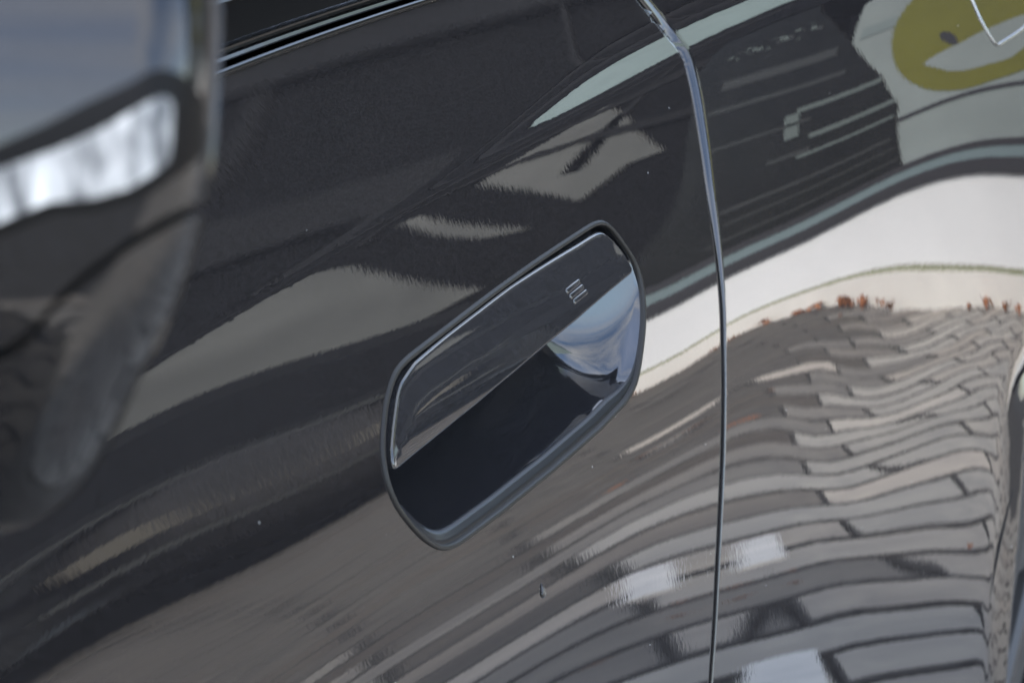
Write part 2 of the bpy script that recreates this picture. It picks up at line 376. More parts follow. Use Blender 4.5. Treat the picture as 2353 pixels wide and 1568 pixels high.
# ------------------------------------------------------------------ measured outlines
def c5(a, b): return ((1150+a/2.6133)*.735, (650+b/2.6133)*.735)
def c6(a, b): return ((1150+a/2.6133)*.735, (1150+b/2.6133)*.735)
bez_px = [c6(100, 650), c6(108, 480), c6(128, 280), c5(150, 1500), c5(185, 1375), c5(230, 1290), c5(305, 1212), c5(420, 1122), c5(600, 985), c5(800, 832), c5(1000, 680), c5(1200, 535),
          c5(1400, 395), c5(1600, 262), c5(1750, 165), c5(1830, 115), c5(1890, 92), c5(1950, 108), c5(2010, 170), c5(2090, 280), c5(2170, 400), c5(2225, 530), c5(2255, 700), c5(2265, 900),
          c5(2250, 1080), c6(2222, -17), c6(2190, 140), c6(2110, 285), c6(1900, 505), c6(1700, 680), c6(1500, 855), c6(1300, 1015), c6(1100, 1180), c6(900, 1330), c6(760, 1435), c6(680, 1480),
          c6(620, 1493), c6(550, 1475), c6(440, 1400), c6(330, 1280), c6(225, 1140), c6(150, 960), c6(115, 800)]
grip_px = [c5(900, 810), c5(1150, 620), c5(1500, 398), c5(1700, 280), c5(1820, 205), c5(1880, 175), c5(1920, 180), c5(1990, 240), c5(2080, 355), c5(2160, 490), c5(2166, 518), c5(2140, 545), c5(1700, 920), c5(1240, 1305), c6(900, 285),
           c6(560, 560), c6(215, 845), c6(200, 840), c6(186, 780), c6(178, 650), c6(190, 450), c6(215, 230), c6(250, 105), c5(290, 1350), c5(370, 1235), c5(600, 1040)]
seam_px = [(1472, 0), (1504, 38), (1535, 75), (1552, 93), (1566, 110), (1577, 135), (1586, 170), (1597, 215), (1613, 312), (1630, 434), (1646, 545), (1656, 630), (1662, 709), (1664, 827), (1662, 1058), (1659, 1130), (1651, 1284), (1643, 1440), (1634, 1568)]
BEZ = smooth_closed(on_body(bez_px), 220, 3)
GRIP = smooth_closed(on_body(grip_px), 260, 1)
SEAM = on_body(seam_px)
d0 = SEAM[0]-SEAM[2]; d1 = SEAM[-1]-SEAM[-3]
SEAM = np.vstack([SEAM[0]+d0/np.linalg.norm(d0)*0.10, SEAM, SEAM[-1]+d1/np.linalg.norm(d1)*np.array([0.10]), SEAM[-1]+d1/np.linalg.norm(d1)*0.27])
SEAM = resample_open(SEAM, 160, 2)
sd = np.gradient(SEAM, axis=0); sn = np.c_[-sd[:, 1], sd[:, 0]]; sn /= np.linalg.norm(sn, axis=1)[:, None]
if sn[80, 0] < 0: sn = -sn                                     # points rearward (to the fender)
GAP = 0.0026
DOOR_EDGE = SEAM-sn*GAP/2; FEND_EDGE = SEAM+sn*GAP/2
def roll(d, r):
    d = np.minimum(np.maximum(d, 0.03*r), r); return r-np.sqrt(np.maximum(r*r-(r-d)**2, 0))
def door_h(x, z):
    return s0(x, z)-roll(dist_poly(x, z, DOOR_EDGE, False), 0.0030)-roll(np.maximum(dist_poly(x, z, BEZ), 0), 0.0015)*0
def near_pts(edge, nrm, ds):
    return np.vstack([edge+nrm*d for d in ds])

# ------------------------------------------------------------------ the car
car = empty('parked_car', (0, 0, ZH), 'glossy dark grey metallic parked car with flush door handle, seen close along its side', 'car')
# belt line of the side window
belt = on_body([(500, 184), (905, 36)])
kb = (belt[1, 1]-belt[0, 1])/(belt[1, 0]-belt[0, 0])
def zbelt(x): return belt[0, 1]+kb*(np.asarray(x)-belt[0, 0])
X0 = -0.80
# door
top_x = np.linspace(X0, 0.10, 60); ztop = zbelt(top_x)
se = DOOR_EDGE[(DOOR_EDGE[:, 1] < zbelt(DOOR_EDGE[:, 0])-0.001)]
top_x = top_x[top_x < se[0, 0]-0.004]
door_outline = np.vstack([np.c_[top_x, zbelt(top_x)], se, [[se[-1, 0]-0.01, -0.60], [X0, -0.60]]])
hole = BEZ+inward(BEZ)*0.0012
crease_pts = np.vstack([np.c_[np.linspace(X0, 0.30, 260), zcrease(np.linspace(X0, 0.30, 260))+dz] for dz in np.arange(-0.006, 0.024, 0.0012)])
ex = np.vstack([near_pts(DOOR_EDGE, -sn, [.0002, .0005, .0009, .0014, .0020, .0027, .0034, .005]), crease_pts])
door = height_mesh('door', door_outline, [hole], door_h, 0.0065, M_paint, car, extra=ex, clear=0.003, skirt=0.012)
# rear door with the wheel arch cut
arch_px = [(2348, 900), (2345, 960), (2338, 1100), (2326, 1250), (2312, 1400), (2300, 1568)]
ARCH_V = on_body(arch_px)
WX, WZ, WR = 0.90, -0.50, 0.38
ang = np.radians(np.linspace(142, -25, 60)); arc = np.c_[WX+0.455*np.cos(ang), WZ+0.455*np.sin(ang)]
ARCH = np.vstack([[[ARCH_V[-1, 0]-0.015, -0.60]], ARCH_V[::-1], arc[arc[:, 1] > ARCH_V[0, 1]+0.02]])
ARCH = resample_open(ARCH, 160, 6)
fe = FEND_EDGE[(FEND_EDGE[:, 1] < 0.235) & (FEND_EDGE[:, 1] > -0.60)]
fend_outline = np.vstack([[[fe[0, 0]+0.004, 0.235]], fe, [[fe[-1, 0]+0.006, -0.60]], ARCH, [[1.75, -0.60], [1.75, 0.235]]])
def fend_h(x, z):
    da = dist_poly(x, z, ARCH, False)
    return s0(x, z)-roll(dist_poly(x, z, FEND_EDGE, False), 0.0008+0.0052*sst(-.07, .07, z))+0.005*np.exp(-(da/0.012)**2)-roll(da, 0.004)
an = np.gradient(ARCH, axis=0); an = np.c_[-an[:, 1], an[:, 0]]; an /= np.linalg.norm(an, axis=1)[:, None]
if an[20, 0] > 0: an = -an
ex = np.vstack([near_pts(FEND_EDGE, sn, [.0002, .0005, .0009, .0014, .0020, .0027, .0034, .0042, .0052, .0062, .0075]), near_pts(ARCH, an, [.0003, .001, .002, .003, .004, .006, .009, .012, .016, .02, .025]),
                np.vstack([np.c_[np.linspace(0.14, 0.7, 160), zcrease(np.linspace(0.14, 0.7, 160))+dz] for dz in np.arange(-0.006, 0.024, 0.0015)])])
fender = height_mesh('rear_door', fend_outline, [], fend_h, 0.008, M_paint, car, extra=ex, clear=0.004, skirt=0.014)
# dark door jamb seen down the gap
jv = []; jf = []
for i, (p, n2) in enumerate(zip(SEAM, sn)):
    q0, q1 = p-n2*0.012, p+n2*0.012; m = float(s0(p[0], p[1]))
    jv += [(q0[0], -m+0.010, q0[1]), (q1[0], -m+0.010, q1[1])]
    if i: jf.append((2*i-2, 2*i-1, 2*i+1, 2*i))
mesh_obj('door_jamb', jv, jf, M_dark, car)

# ------------------------------------------------------------------ door handle
# bezel ring: cross-section swept round the outline
bn = inward(BEZ); nb = len(BEZ)
prof = [(-0.0002, -0.0008), (0.0000, 0.0004), (0.0004, 0.0010), (0.0011, 0.0012), (0.0018, 0.0009), (0.0022, 0.0001), (0.0023, -0.0040)]
V = []; F = []
for i in range(nb):
    for o_, h_ in prof:
        q = BEZ[i]+bn[i]*o_
        V.append((q[0], -(float(s0(q[0], q[1]))+h_), q[1]))
k = len(prof)
for i in range(nb):
    j = (i+1) % nb
    for a in range(k-1): F.append((i*k+a, i*k+a+1, j*k+a+1, j*k+a))
GR_IN = BEZ+bn*0.0020
GRIP[:, 1] -= 0.0012*sst(0.008, 0.026, GRIP[:, 1]); GRIP[:, 0] += 0.0010*sst(-0.075, -0.095, GRIP[:, 0])
def grip_h(x, z):
    q = dist_poly(x, z, GRIP)
    b = np.clip(q/0.016, 0, 1)
    return s0(x, z)+0.0004+0.0005*(1-(1-b)**2)-roll(q, 0.0011)
def rim_rings(P, ds):
    n = inward(P); return np.vstack([P+n*d for d in ds])
handle = height_mesh('door_handle', GRIP, [], grip_h, 0.0022, M_grip, car, extra=rim_rings(GRIP, [.00015, .0004, .0008, .0013, .0019]), clear=0.0021, skirt=0.0055)
mesh_obj('bezel', V, F, M_bezel, handle)
# recess bowl behind the grip
BO = smooth_closed(BEZ+bn*0.0021, 200, 1)
def bowl_h(x, z):
    q = dist_poly(x, z, BO)
    m = sst(0.004, -0.012, z)*(1-sst(0.070, 0.112, x))
    lw = 0.0005+0.0041*m
    lip = np.minimum(q, lw)*0.62
    t = np.clip((q-lw)/0.055, 0.0, 1)
    ell = 0.044*np.sqrt(np.maximum(1-(1-t)**2, 0)+1e-7)        # steep curved floor and walls
    ramp = 0.85*np.maximum(BO[:, 0].max()-0.003-x+0.04*(z+0.045), 0)+0.03*sst(0.002, 0.012, z)   # long shallow ramp at the rear end
    k = 0.0035
    deep = np.minimum(ell, ramp)-k*np.log1p(np.exp(-np.abs(ell-ramp)/k))+k*np.log(2)*np.exp(-np.maximum(ell, ramp)/k)
    return s0(x, z)-0.0008-lip-np.maximum(deep, 0)
bo_n = inward(BO); nB = len(BO)
lipw = 0.0005+0.0041*sst(0.004, -0.012, BO[:, 1])*(1-sst(0.070, 0.112, BO[:, 0]))
sk0, sk1 = np.array([-0.062, -0.012]), np.array([0.085, -0.004])
ax_ = (sk1-sk0)/np.linalg.norm(sk1-sk0); tt = np.clip((BO-sk0)@ax_, 0, np.linalg.norm(sk1-sk0)); SKL = sk0+tt[:, None]*ax_
rings = [BO+bo_n*(lipw*f)[:, None] for f in (0, .3, .6, .9, 1.0)]
st_ = rings[-1]
for f in (0.01, 0.02, 0.035, 0.055, 0.08, 0.11, 0.15, 0.20, 0.26, 0.33, 0.41, 0.5, 0.6, 0.7, 0.8, 0.9, 1.0): rings.append(st_+(SKL-st_)*f)
RV = np.vstack(rings); hh = bowl_h(RV[:, 0], RV[:, 1]); e_ = 7e-4
hx = (bowl_h(RV[:, 0]+e_, RV[:, 1])-bowl_h(RV[:, 0]-e_, RV[:, 1]))/(2*e_); hz = (bowl_h(RV[:, 0], RV[:, 1]+e_)-bowl_h(RV[:, 0], RV[:, 1]-e_))/(2*e_)
RN = np.c_[-hx, -np.ones(len(RV)), -hz]; RN /= np.linalg.norm(RN, axis=1)[:, None]
RF = []
for k in range(len(rings)-1):
    for i in range(nB):
        j = (i+1) % nB; RF.append((k*nB+i, k*nB+j, (k+1)*nB+j, (k+1)*nB+i))
if np.sum(BO[:, 0]*np.roll(BO[:, 1], -1)-np.roll(BO[:, 0], -1)*BO[:, 1]) < 0: RF = [q[::-1] for q in RF]
recess = mesh_obj('recess', np.c_[RV[:, 0], -hh, RV[:, 1]], RF, M_bowl, handle, normals=RN)
# the satin lip along the lower edge of the recess
M_lip = simple('satin_recess_lip', (0.0042, 0.0046, 0.0060), rough=0.36, spec=0.22, noise=0.2, nscale=900)
recess.data.materials.append(M_lip)
recess.data.polygons.foreach_set('material_index', np.array([1 if k < 4*nB else 0 for k in range(len(RF))], np.int32))
# three raised touch ribs
rc = on_body([(1312, 657), (1320.5, 669), (1329.5, 681)])
for cx, cz in rc:
    V = []; F = []; nu, nv = 28, 9; L, r_ = 0.0120, 0.00125
    for i in range(nu):
        a = 2*math.pi*i/nu
        ox = (L/2 if math.cos(a) > 0 else -L/2)+r_*math.cos(a); oz = r_*math.sin(a)
        sx_ = L/2 if math.cos(a) > 0 else -L/2
        for j in range(nv):
            t = j/(nv-1)*math.pi/2
            x = cx+sx_+(ox-sx_)*math.cos(t); z = cz+oz*math.cos(t)
            V.append((x, -(float(grip_h(np.array([x]), np.array([z]))[0])-0.0001+0.0007*math.sin(t)), z))
    for i in range(nu):
        j2 = (i+1) % nu
        for j in range(nv-1): F.append((i*nv+j, j2*nv+j, j2*nv+j+1, i*nv+j+1))
    F.append(tuple(i*nv+nv-1 for i in range(nu)))
    mesh_obj('touch_rib', V, F, M_grip, handle)

# ------------------------------------------------------------------ belt trim and side window
def sweep_x(name, prof, xs, mat, parent, smooth=True):
    V = []; F = []; k = len(prof)
    for x in xs:
        zb = float(zbelt(x)); sb = float(s0(x, zb))
        for o_, dz in prof: V.append((x, -(sb+o_), zb+dz))
    for i in range(len(xs)-1):
        for a in range(k-1): F.append((i*k+a, i*k+a+1, (i+1)*k+a+1, (i+1)*k+a))
    return mesh_obj(name, V, F, mat, parent, smooth=smooth)
xs = np.linspace(X0, 0.42, 90)
lip = [(0.0015*math.cos(a)-0.0002, 0.0017+0.0016*math.sin(a)) for a in np.radians(np.linspace(-110, 110, 12))]
sweep_x('belt_trim', lip, xs, M_gloss, car)
strip = [(-0.0036, 0.0040), (-0.0016, 0.0046), (-0.0013, 0.0054), (-0.0020, 0.0064), (-0.0040, 0.0068), (-0.0042, 0.0078), (-0.0026, 0.0084), (-0.0026, 0.0092), (-0.0050, 0.0100), (-0.0100, 0.0210), (-0.0104, 0.0222), (-0.0092, 0.0230), (-0.0100, 0.0242), (-0.0150, 0.0250)]
sweep_x('belt_strip', strip, xs, M_gloss, car, smooth=False)
sweep_x('side_window', [(-0.0150, 0.0245), (-0.040, 0.09), (-0.10, 0.22), (-0.19, 0.38)], xs, M_glass, car)
# bodywork behind and above, rear quarter, sill and roof: what the eye would meet from a step aside
xq = np.linspace(0.30, 1.75, 40)
V = []; F = []
for x in xq:
    sb = float(s0(x, 0.233))
    for o_, z in [(0, 0.233), (-0.012, 0.26), (-0.06, 0.34), (-0.16, 0.50), (-0.27, 0.60)]: V.append((x, -(sb+o_), z))
for i in range(len(xq)-1):
    for a in range(4): F.append((i*5+a, i*5+a+1, (i+1)*5+a+1, (i+1)*5+a))
mesh_obj('rear_pillar', V, F, M_paint, car)
box('roof', -0.75, 1.95, 0.22, 1.50, 0.585, 0.63, M_paint, car, bevel=0.02)
box('body_core', -1.5, 0.36, 0.13, 1.72, -0.66, 0.17, M_dark, car)
box('body_core', 1.36, 1.98, 0.13, 1.72, -0.60, 0.17, M_dark, car)
box('body_core', 0.355, 1.365, 0.30, 1.72, -0.60, 0.165, M_dark, car)
box('side_sill', X0, 0.42, -0.02, 0.30, -0.70, -0.605, M_black, car, bevel=0.012)

# ------------------------------------------------------------------ rear wheel
wheel_y = -0.094
wheel = bpy.data.objects.new('rear_wheel', None); wheel.location = (WX, wheel_y, WZ); link(wheel, car)
def lathe_y(prof, n, mat, name, parent, notch=None):
    V = []; F = []; k = len(prof)
    for i in range(n):
        a = 2*math.pi*i/n
        for j, (y, r) in enumerate(prof):
            rr = r
            if notch: rr = r-notch(i, j)
            V.append((rr*math.cos(a), y, rr*math.sin(a)))
    for i in range(n):
        i2 = (i+1) % n
        for j in range(k-1): F.append((i*k+j, i*k+j+1, i2*k+j+1, i2*k+j))
    return mesh_obj(name, V, F, mat, parent)
tp = [(0.03, .235), (0.005, .25), (-0.004, .29), (0.000, .335), (0.012, .362), (0.024, .374), (0.036, .379), (0.060, .38), (0.066, .372), (0.072, .372), (0.078, .38), (0.12, .381), (0.126, .372), (0.132, .372), (0.138, .381), (0.18, .379), (0.21, .37), (0.225, .34), (0.225, .25)]
lathe_y(tp, 360, M_tyre, 'tyre', wheel, notch=lambda i, j: 0.007 if (4 <= j <= 7 and i % 6 == 0) or (j in (10, 11) and i % 6 == 3) else 0.0)
bm = bmesh.new()
r = bmesh.ops.create_cone(bm, cap_ends=False, segments=64, radius1=0.245, radius2=0.245, depth=0.16)
bmesh.ops.rotate(bm, verts=r['verts'], cent=(0, 0, 0), matrix=Matrix.Rotation(math.pi/2, 3, 'X')); bmesh.ops.translate(bm, verts=r['verts'], vec=(0, 0.09, 0))
for kx in range(5):
    b0 = len(bm.verts); add_box(bm, -0.03, 0.03, 0.02, 0.05, 0.03, 0.242, 0.008); bm.verts.ensure_lookup_table()
    bmesh.ops.rotate(bm, verts=bm.verts[b0:], cent=(0, 0, 0), matrix=Matrix.Rotation(2*math.pi*kx/5, 3, 'Y'))
bm_obj('rim', bm, M_rim, wheel)
# arch liner
V = []; F = []
la = np.radians(np.linspace(200, -20, 40))
for a in la:
    for y in (0.0, 0.30): V.append((WX+0.475*math.cos(a), wheel_y-0.02+y, WZ+0.475*math.sin(a)))
for i in range(len(la)-1): F.append((2*i, 2*i+1, 2*i+3, 2*i+2))
mesh_obj('arch_liner', V, F, M_arch, car)

# front corner of the rear door's handle: dark recess with a bright rim
lp = on_body([(2215, -45), (2232, 0), (2250, 42), (2270, 78), (2284, 100), (2291, 104), (2298, 99), (2325, 82), (2351, 64)])
lp = np.vstack([lp, [[lp[-1, 0]+0.03, lp[-1, 1]+0.018], [lp[-1, 0]+0.045, lp[-1, 1]+0.055], [lp[0, 0]+0.03, lp[0, 1]+0.02]]])
LP = smooth_closed(lp, 120, 1)
def lamp_h(x, z):
    q = dist_poly(x, z, LP); return s0(x, z)+0.0006-0.016*(1-(1-np.clip(q/0.020, 0, 1))**2)
lamp = height_mesh('door_handle', LP, [], lamp_h, 0.003, M_cup, car, clear=0.002, skirt=0.004, label='far door handle with a bright rim, at the top right edge')
ln_ = inward(LP); V = []; F = []; pr = [(-0.0009, -0.001), (-0.0009, 0.0006), (-0.0002, 0.0012), (0.0005, 0.0008), (0.0007, -0.001)]
for i in range(len(LP)):
    for o_, h_ in pr:
        q = LP[i]+ln_[i]*o_; V.append((q[0], -(float(s0(q[0], q[1]))+h_), q[1]))
k = len(pr)
for i in range(len(LP)):
    j = (i+1) % len(LP)
    for a in range(k-1): F.append((i*k+a, i*k+a+1, j*k+a+1, j*k+a))
mesh_obj('bezel', V, F, M_chrome, lamp)

# ------------------------------------------------------------------ side mirror in the foreground
TM = 0.285; MS = TM/FPX                                        # metres per measured unit at the mirror
mir_c = CAM+TM*CD
def mpos(p, b):
    return mir_c+((p[:, 0]-W0/2)*MS)[:, None]*CR-((p[:, 1]-H0/2)*MS)[:, None]*CU-b[:, None]*CD
MOUT = np.array([(-420, 60), (-250, -160), (100, -260), (400, -230), (490, -120), (501, -20), (500, 60), (498, 160), (493, 260), (485, 350), (473, 440), (456, 530), (431, 620), (397, 710), (352, 800), (302, 890), (257, 985), (207, 1075), (140, 1155), (50, 1215), (-100, 1250), (-300, 1150), (-440, 800), (-460, 400)], float)
MOUT = np.array([W0/2, H0/2])+(MOUT-np.array([W0/2, H0/2]))*(1+(0.011+0.022*((MOUT[:, 1:]-130)/820)**2)/TM)
MOUT = smooth_closed(MOUT, 240, 3)
def mir_b(x, z):
    q = dist_poly(x, z, MOUT)
    e = np.sqrt(np.maximum(1-(1-np.clip(q/150, 0.004, 1))**2, 0))*0.012-0.012
    return e-0.022*((z-130)/820)**2
mir = bpy.data.objects.new('side_mirror', None); mir.location = tuple(mir_c+np.array([-0.02, 0, 0])); link(mir, car)
mo = np.array(mir.location)
def mir_part(name, poly, off, step, mat, skirt=60, pn=160, sm=0):
    poly = smooth_closed(poly, pn, sm) if pn else np.asarray(poly, float)
    lo, hi = poly.min(0), poly.max(0)
    gx, gz = np.meshgrid(np.arange(lo[0]+step/2, hi[0], step), np.arange(lo[1]+step/2, hi[1], step)); g = np.c_[gx.ravel(), gz.ravel()]
    g = g[inside(g[:, 0], g[:, 1], poly) & (dist_poly(g[:, 0], g[:, 1], poly) > step*.4)]
    n_ = inward(poly); rings = np.vstack([poly+n_*d for d in (4, 12, 26, 48)]); rings = rings[inside(rings[:, 0], rings[:, 1], poly)]
    s_ = 1/1000.0
    v, f = cdt(poly*s_, [], np.vstack([g, rings])*s_); v = v/s_
    b = mir_b(v[:, 0], v[:, 1])+off
    bx = (mir_b(v[:, 0]+2, v[:, 1])-mir_b(v[:, 0]-2, v[:, 1]))/(4*MS); bz = (mir_b(v[:, 0], v[:, 1]+2)-mir_b(v[:, 0], v[:, 1]-2))/(4*MS)
    N = -CD[None]-bx[:, None]*CR+bz[:, None]*CU; N /= np.linalg.norm(N, axis=1)[:, None]
    P = mpos(v, b)-mo
    a = v[f[:, 1]]-v[f[:, 0]]; c = v[f[:, 2]]-v[f[:, 0]]; w = a[:, 0]*c[:, 1]-a[:, 1]*c[:, 0]
    f = np.where((w < 0)[:, None], f, f[:, ::-1]); faces = [tuple(map(int, q)) for q in f]
    cnt = {(q[i], q[(i+1) % 3]) for q in faces for i in range(3)}
    rim = [e for e in cnt if (e[1], e[0]) not in cnt]; ids = sorted({i for e in rim for i in e}); base = len(P); mp_ = {i: base+k for k, i in enumerate(ids)}
    P = np.vstack([P, P[ids]+(CD-CR*(0.75 if skirt > 100 else 0.0))*skirt*MS]); N = np.vstack([N, N[ids]])
    faces += [(e[1], e[0], mp_[e[0]], mp_[e[1]]) for e in rim]
    return mesh_obj(name, P, faces, mat, mir, normals=N)
gapl = np.array([(-470, 1010), (-250, 905), (0, 782), (87, 690), (173, 622), (277, 553), (330, 520), (400, 476), (485, 425)], float)
M_mirpaint = paint('mirror_paint', (0.006, 0.0058, 0.006), peel=0.004)
M_mirpaint.node_tree.nodes['Principled BSDF'].inputs['Coat IOR'].default_value = 1.4
up_poly = np.vstack([MOUT[(MOUT[:, 1] < np.interp(MOUT[:, 0], gapl[:, 0], gapl[:, 1])-14)]])
lo_poly = np.vstack([MOUT[(MOUT[:, 1] > np.interp(MOUT[:, 0], gapl[:, 0], gapl[:, 1])+14)]])
def order(P, cen):                                             # outline points back in running order
    return P[np.argsort(np.arctan2(P[:, 1]-cen[1], P[:, 0]-cen[0]))]
gl = resample_open(gapl[1:-1], 40)
upP = order(np.vstack([up_poly, gl-[6, 13]]), (60, 200)); loP = order(np.vstack([lo_poly, gl+[6, 13]]), (40, 880))
mir_part('mirror_cap', upP, 0.0, 26, M_mirpaint, pn=0)
mir_part('lower_shell', loP, 0.0, 26, M_mirpaint, pn=0)
core = MOUT+inward(MOUT)*22
mir_part('mirror_core', core, -0.004, 40, M_dark, skirt=700, pn=200)
sur = [(-330, 500), (0, 330), (100, 288), (200, 238), (300, 193), (360, 158), (400, 160), (438, 182), (452, 225), (450, 300), (440, 350), (400, 392), (310, 452), (210, 482), (104, 490), (0, 530), (-300, 640)]
mir_part('lamp_surround', sur, 0.0009, 24, M_surround, skirt=12, pn=200, sm=2)
lens = [(-300, 530), (0, 388), (139, 341), (243, 296), (372, 222), (390, 222), (396, 245), (392, 310), (383, 366), (350, 395), (295, 430), (208, 454), (104, 462), (0, 503), (-290, 610)]
mir_part('lamp_lens', lens, 0.0022, 22, M_lens, skirt=14, pn=200, sm=1)
# mirror foot joining it to the door
foot0 = mpos(np.array([[-300., 700.]]), np.array([-0.02]))[0]; fx = foot0[0]-0.03; fz = 0.14
V = []; F = []
A = foot0; B = np.array([fx, -float(s0(fx, fz))+0.01, fz])
for t in np.linspace(0, 1, 8):
    p = A*(1-t)+B*t; w_ = 0.030+0.02*t
    for a in np.linspace(0, 2*math.pi, 20, endpoint=False): V.append(tuple(p+np.array([w_*1.4*math.cos(a), 0.0, w_*0.45*math.sin(a)])-mo))
for i in range(7):
    for a in range(20): F.append((i*20+a, i*20+(a+1) % 20, (i+1)*20+(a+1) % 20, (i+1)*20+a))
mesh_obj('mirror_foot', V, F, M_black, mir)

# ------------------------------------------------------------------ water drop
(wx, wz), = on_body([(1247, 1358)])
V = []; F = []; nu, nv = 40, 14
for i in range(nu):
    a = 2*math.pi*i/nu; dx_ = math.cos(a); dz_ = math.sin(a)
    # teardrop outline, pointed at the top
    rz = 0.0038*dz_ if dz_ > 0 else 0.0026*dz_
    rx = 0.0024*dx_*(1-0.55*max(dz_, 0)**0.8)
    for j in range(nv):
        t = j/(nv-1)*math.pi/2
        x = wx+rx*math.cos(t); z = wz+rz*math.cos(t)
        V.append((x-wx, -(float(s0(x, z))-0.00002+0.0013*math.sin(t))+float(s0(wx, wz)), z-wz))
for i in range(nu):
    j2 = (i+1) % nu
    for j in range(nv-1): F.append((i*nv+j, j2*nv+j, j2*nv+j+1, i*nv+j+1))
F.append(tuple(i*nv+nv-1 for i in range(nu)))
F.append(tuple(i*nv for i in range(nu))[::-1])
drop = mesh_obj('water_drop', V, F, M_water, None, label='small clear water drop clinging to the door below the handle', cat='water drop')
drop.location = (wx, -float(s0(wx, wz)), wz+ZH)

# ------------------------------------------------------------------ paving, mirrored in the paint
ground = box('ground', -60, 60, -60, 60, -0.30, -0.022, M_joint, kind='structure')
PA = math.radians(60.0); ua = np.array([math.cos(PA), math.sin(PA)]); va = np.array([-math.sin(PA), math.cos(PA)])
PL, PW, PAMP = 0.27, 0.135, 0.026                              # wavy interlocking pavers in half bond
org = np.array([1.95, -1.54])
def paver_mesh(name, phase, mat):
    j = 0.0026; jl = 0.0078; c = 0.005; n = 8; us = np.linspace(-PL/2+j, PL/2-j, n+1)
    wv = lambda u: PAMP*math.sin(2*math.pi*u/PL+phase)
    bm = bmesh.new()
    def ring(inset, z):
        uu = [max(min(u, PL/2-j-inset), -PL/2+j+inset) for u in us]
        return [bm.verts.new((u, wv(u)-PW/2+jl+inset, z)) for u in uu]+[bm.verts.new((u, wv(u)+PW/2-jl-inset, z)) for u in uu[::-1]]
    lo = ring(0, -0.03); mid = ring(0, -c); tp_ = ring(c, 0.0); N_ = len(lo)
    for i in range(n): bm.faces.new((tp_[i], tp_[i+1], tp_[N_-2-i], tp_[N_-1-i]))
    for i in range(N_):
        k2 = (i+1) % N_
        bm.faces.new((lo[i], lo[k2], mid[k2], mid[i])); bm.faces.new((mid[i], mid[k2], tp_[k2], tp_[i]))
    me = bpy.data.meshes.new(name); bm.normal_update(); bm.to_mesh(me); bm.free(); me.materials.append(mat); me.materials.append(M_joint)
    for k2, f in enumerate(me.polygons): f.material_index = 0 if k2 < n else 1
    return me
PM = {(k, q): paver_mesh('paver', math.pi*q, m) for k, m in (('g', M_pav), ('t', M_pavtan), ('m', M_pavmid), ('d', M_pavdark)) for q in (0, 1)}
pavement = box('pavement', -2.2, 9.0, -3.30, 1.6, -0.016, -0.012, M_joint, kind='structure')
lst = []
for iy in range(-110, 111):
    for ix in range(-60, 61):
        p = org+ua*(ix+0.5*(iy % 2))*PL+va*iy*PW
        if -2.1 < p[0] < 8.9 and -3.24 < p[1] < 1.5: lst.append((p, 0.0, iy % 2))
lst.sort(key=lambda e: np.hypot((e[0][0]-1.9)*0.8, e[0][1]+1.45))
tan_ = [np.array([1.95, -1.54]), np.array([2.50, -1.95]), np.array([1.45, -1.75]), np.array([2.9, -1.3]), np.array([2.2, -2.6]), np.array([3.1, -2.3])]
TI = {int(np.argmin([np.hypot(*(e[0]-c)) for e in lst])) for c in tan_}
SV = {k: [] for k in 'gmd'}; SF = {k: [] for k in 'gmd'}
def shade_step(p):  # tone by position: painted shade where the lower door mirrors the paving
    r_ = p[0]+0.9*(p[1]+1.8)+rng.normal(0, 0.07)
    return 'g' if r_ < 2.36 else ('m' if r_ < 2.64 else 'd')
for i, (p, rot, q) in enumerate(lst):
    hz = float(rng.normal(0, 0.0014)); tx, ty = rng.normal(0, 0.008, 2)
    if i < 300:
        key = 't' if i in TI else shade_step(p)
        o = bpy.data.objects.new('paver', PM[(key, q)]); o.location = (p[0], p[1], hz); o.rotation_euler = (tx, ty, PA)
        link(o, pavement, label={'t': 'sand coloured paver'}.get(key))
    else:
        kk = shade_step(p); me = PM[(kk, q)]; ca, sa = math.cos(PA), math.sin(PA); k = len(SV[kk])
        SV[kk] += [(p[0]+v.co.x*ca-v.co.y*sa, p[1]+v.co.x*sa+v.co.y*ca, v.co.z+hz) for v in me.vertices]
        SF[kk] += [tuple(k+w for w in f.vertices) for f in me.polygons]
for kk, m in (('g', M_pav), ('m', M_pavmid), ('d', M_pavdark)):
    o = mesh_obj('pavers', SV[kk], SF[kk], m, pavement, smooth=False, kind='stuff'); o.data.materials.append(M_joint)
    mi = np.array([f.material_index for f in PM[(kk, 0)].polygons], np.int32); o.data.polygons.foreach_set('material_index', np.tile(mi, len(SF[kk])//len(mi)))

# two slim white marking stones let into the paving
for n0, n1, u0, u1 in ((-.0150, .020, 2.08, 2.24), (-.006, .018, 1.44, 1.60)):
    bm = bmesh.new(); add_box(bm, u0, u1, n0, n1, -0.03, 0.0055, 0.0012)
    o = bm_obj('marking_stone', bm, M_pavwhite, pavement, label='white marking stone')
    o.matrix_world = Matrix(((0.8412, 0.5408, 0, 0), (-0.5408, 0.8412, 0, 0), (0, 0, 1, 0), (0, 0, 0, 1)))

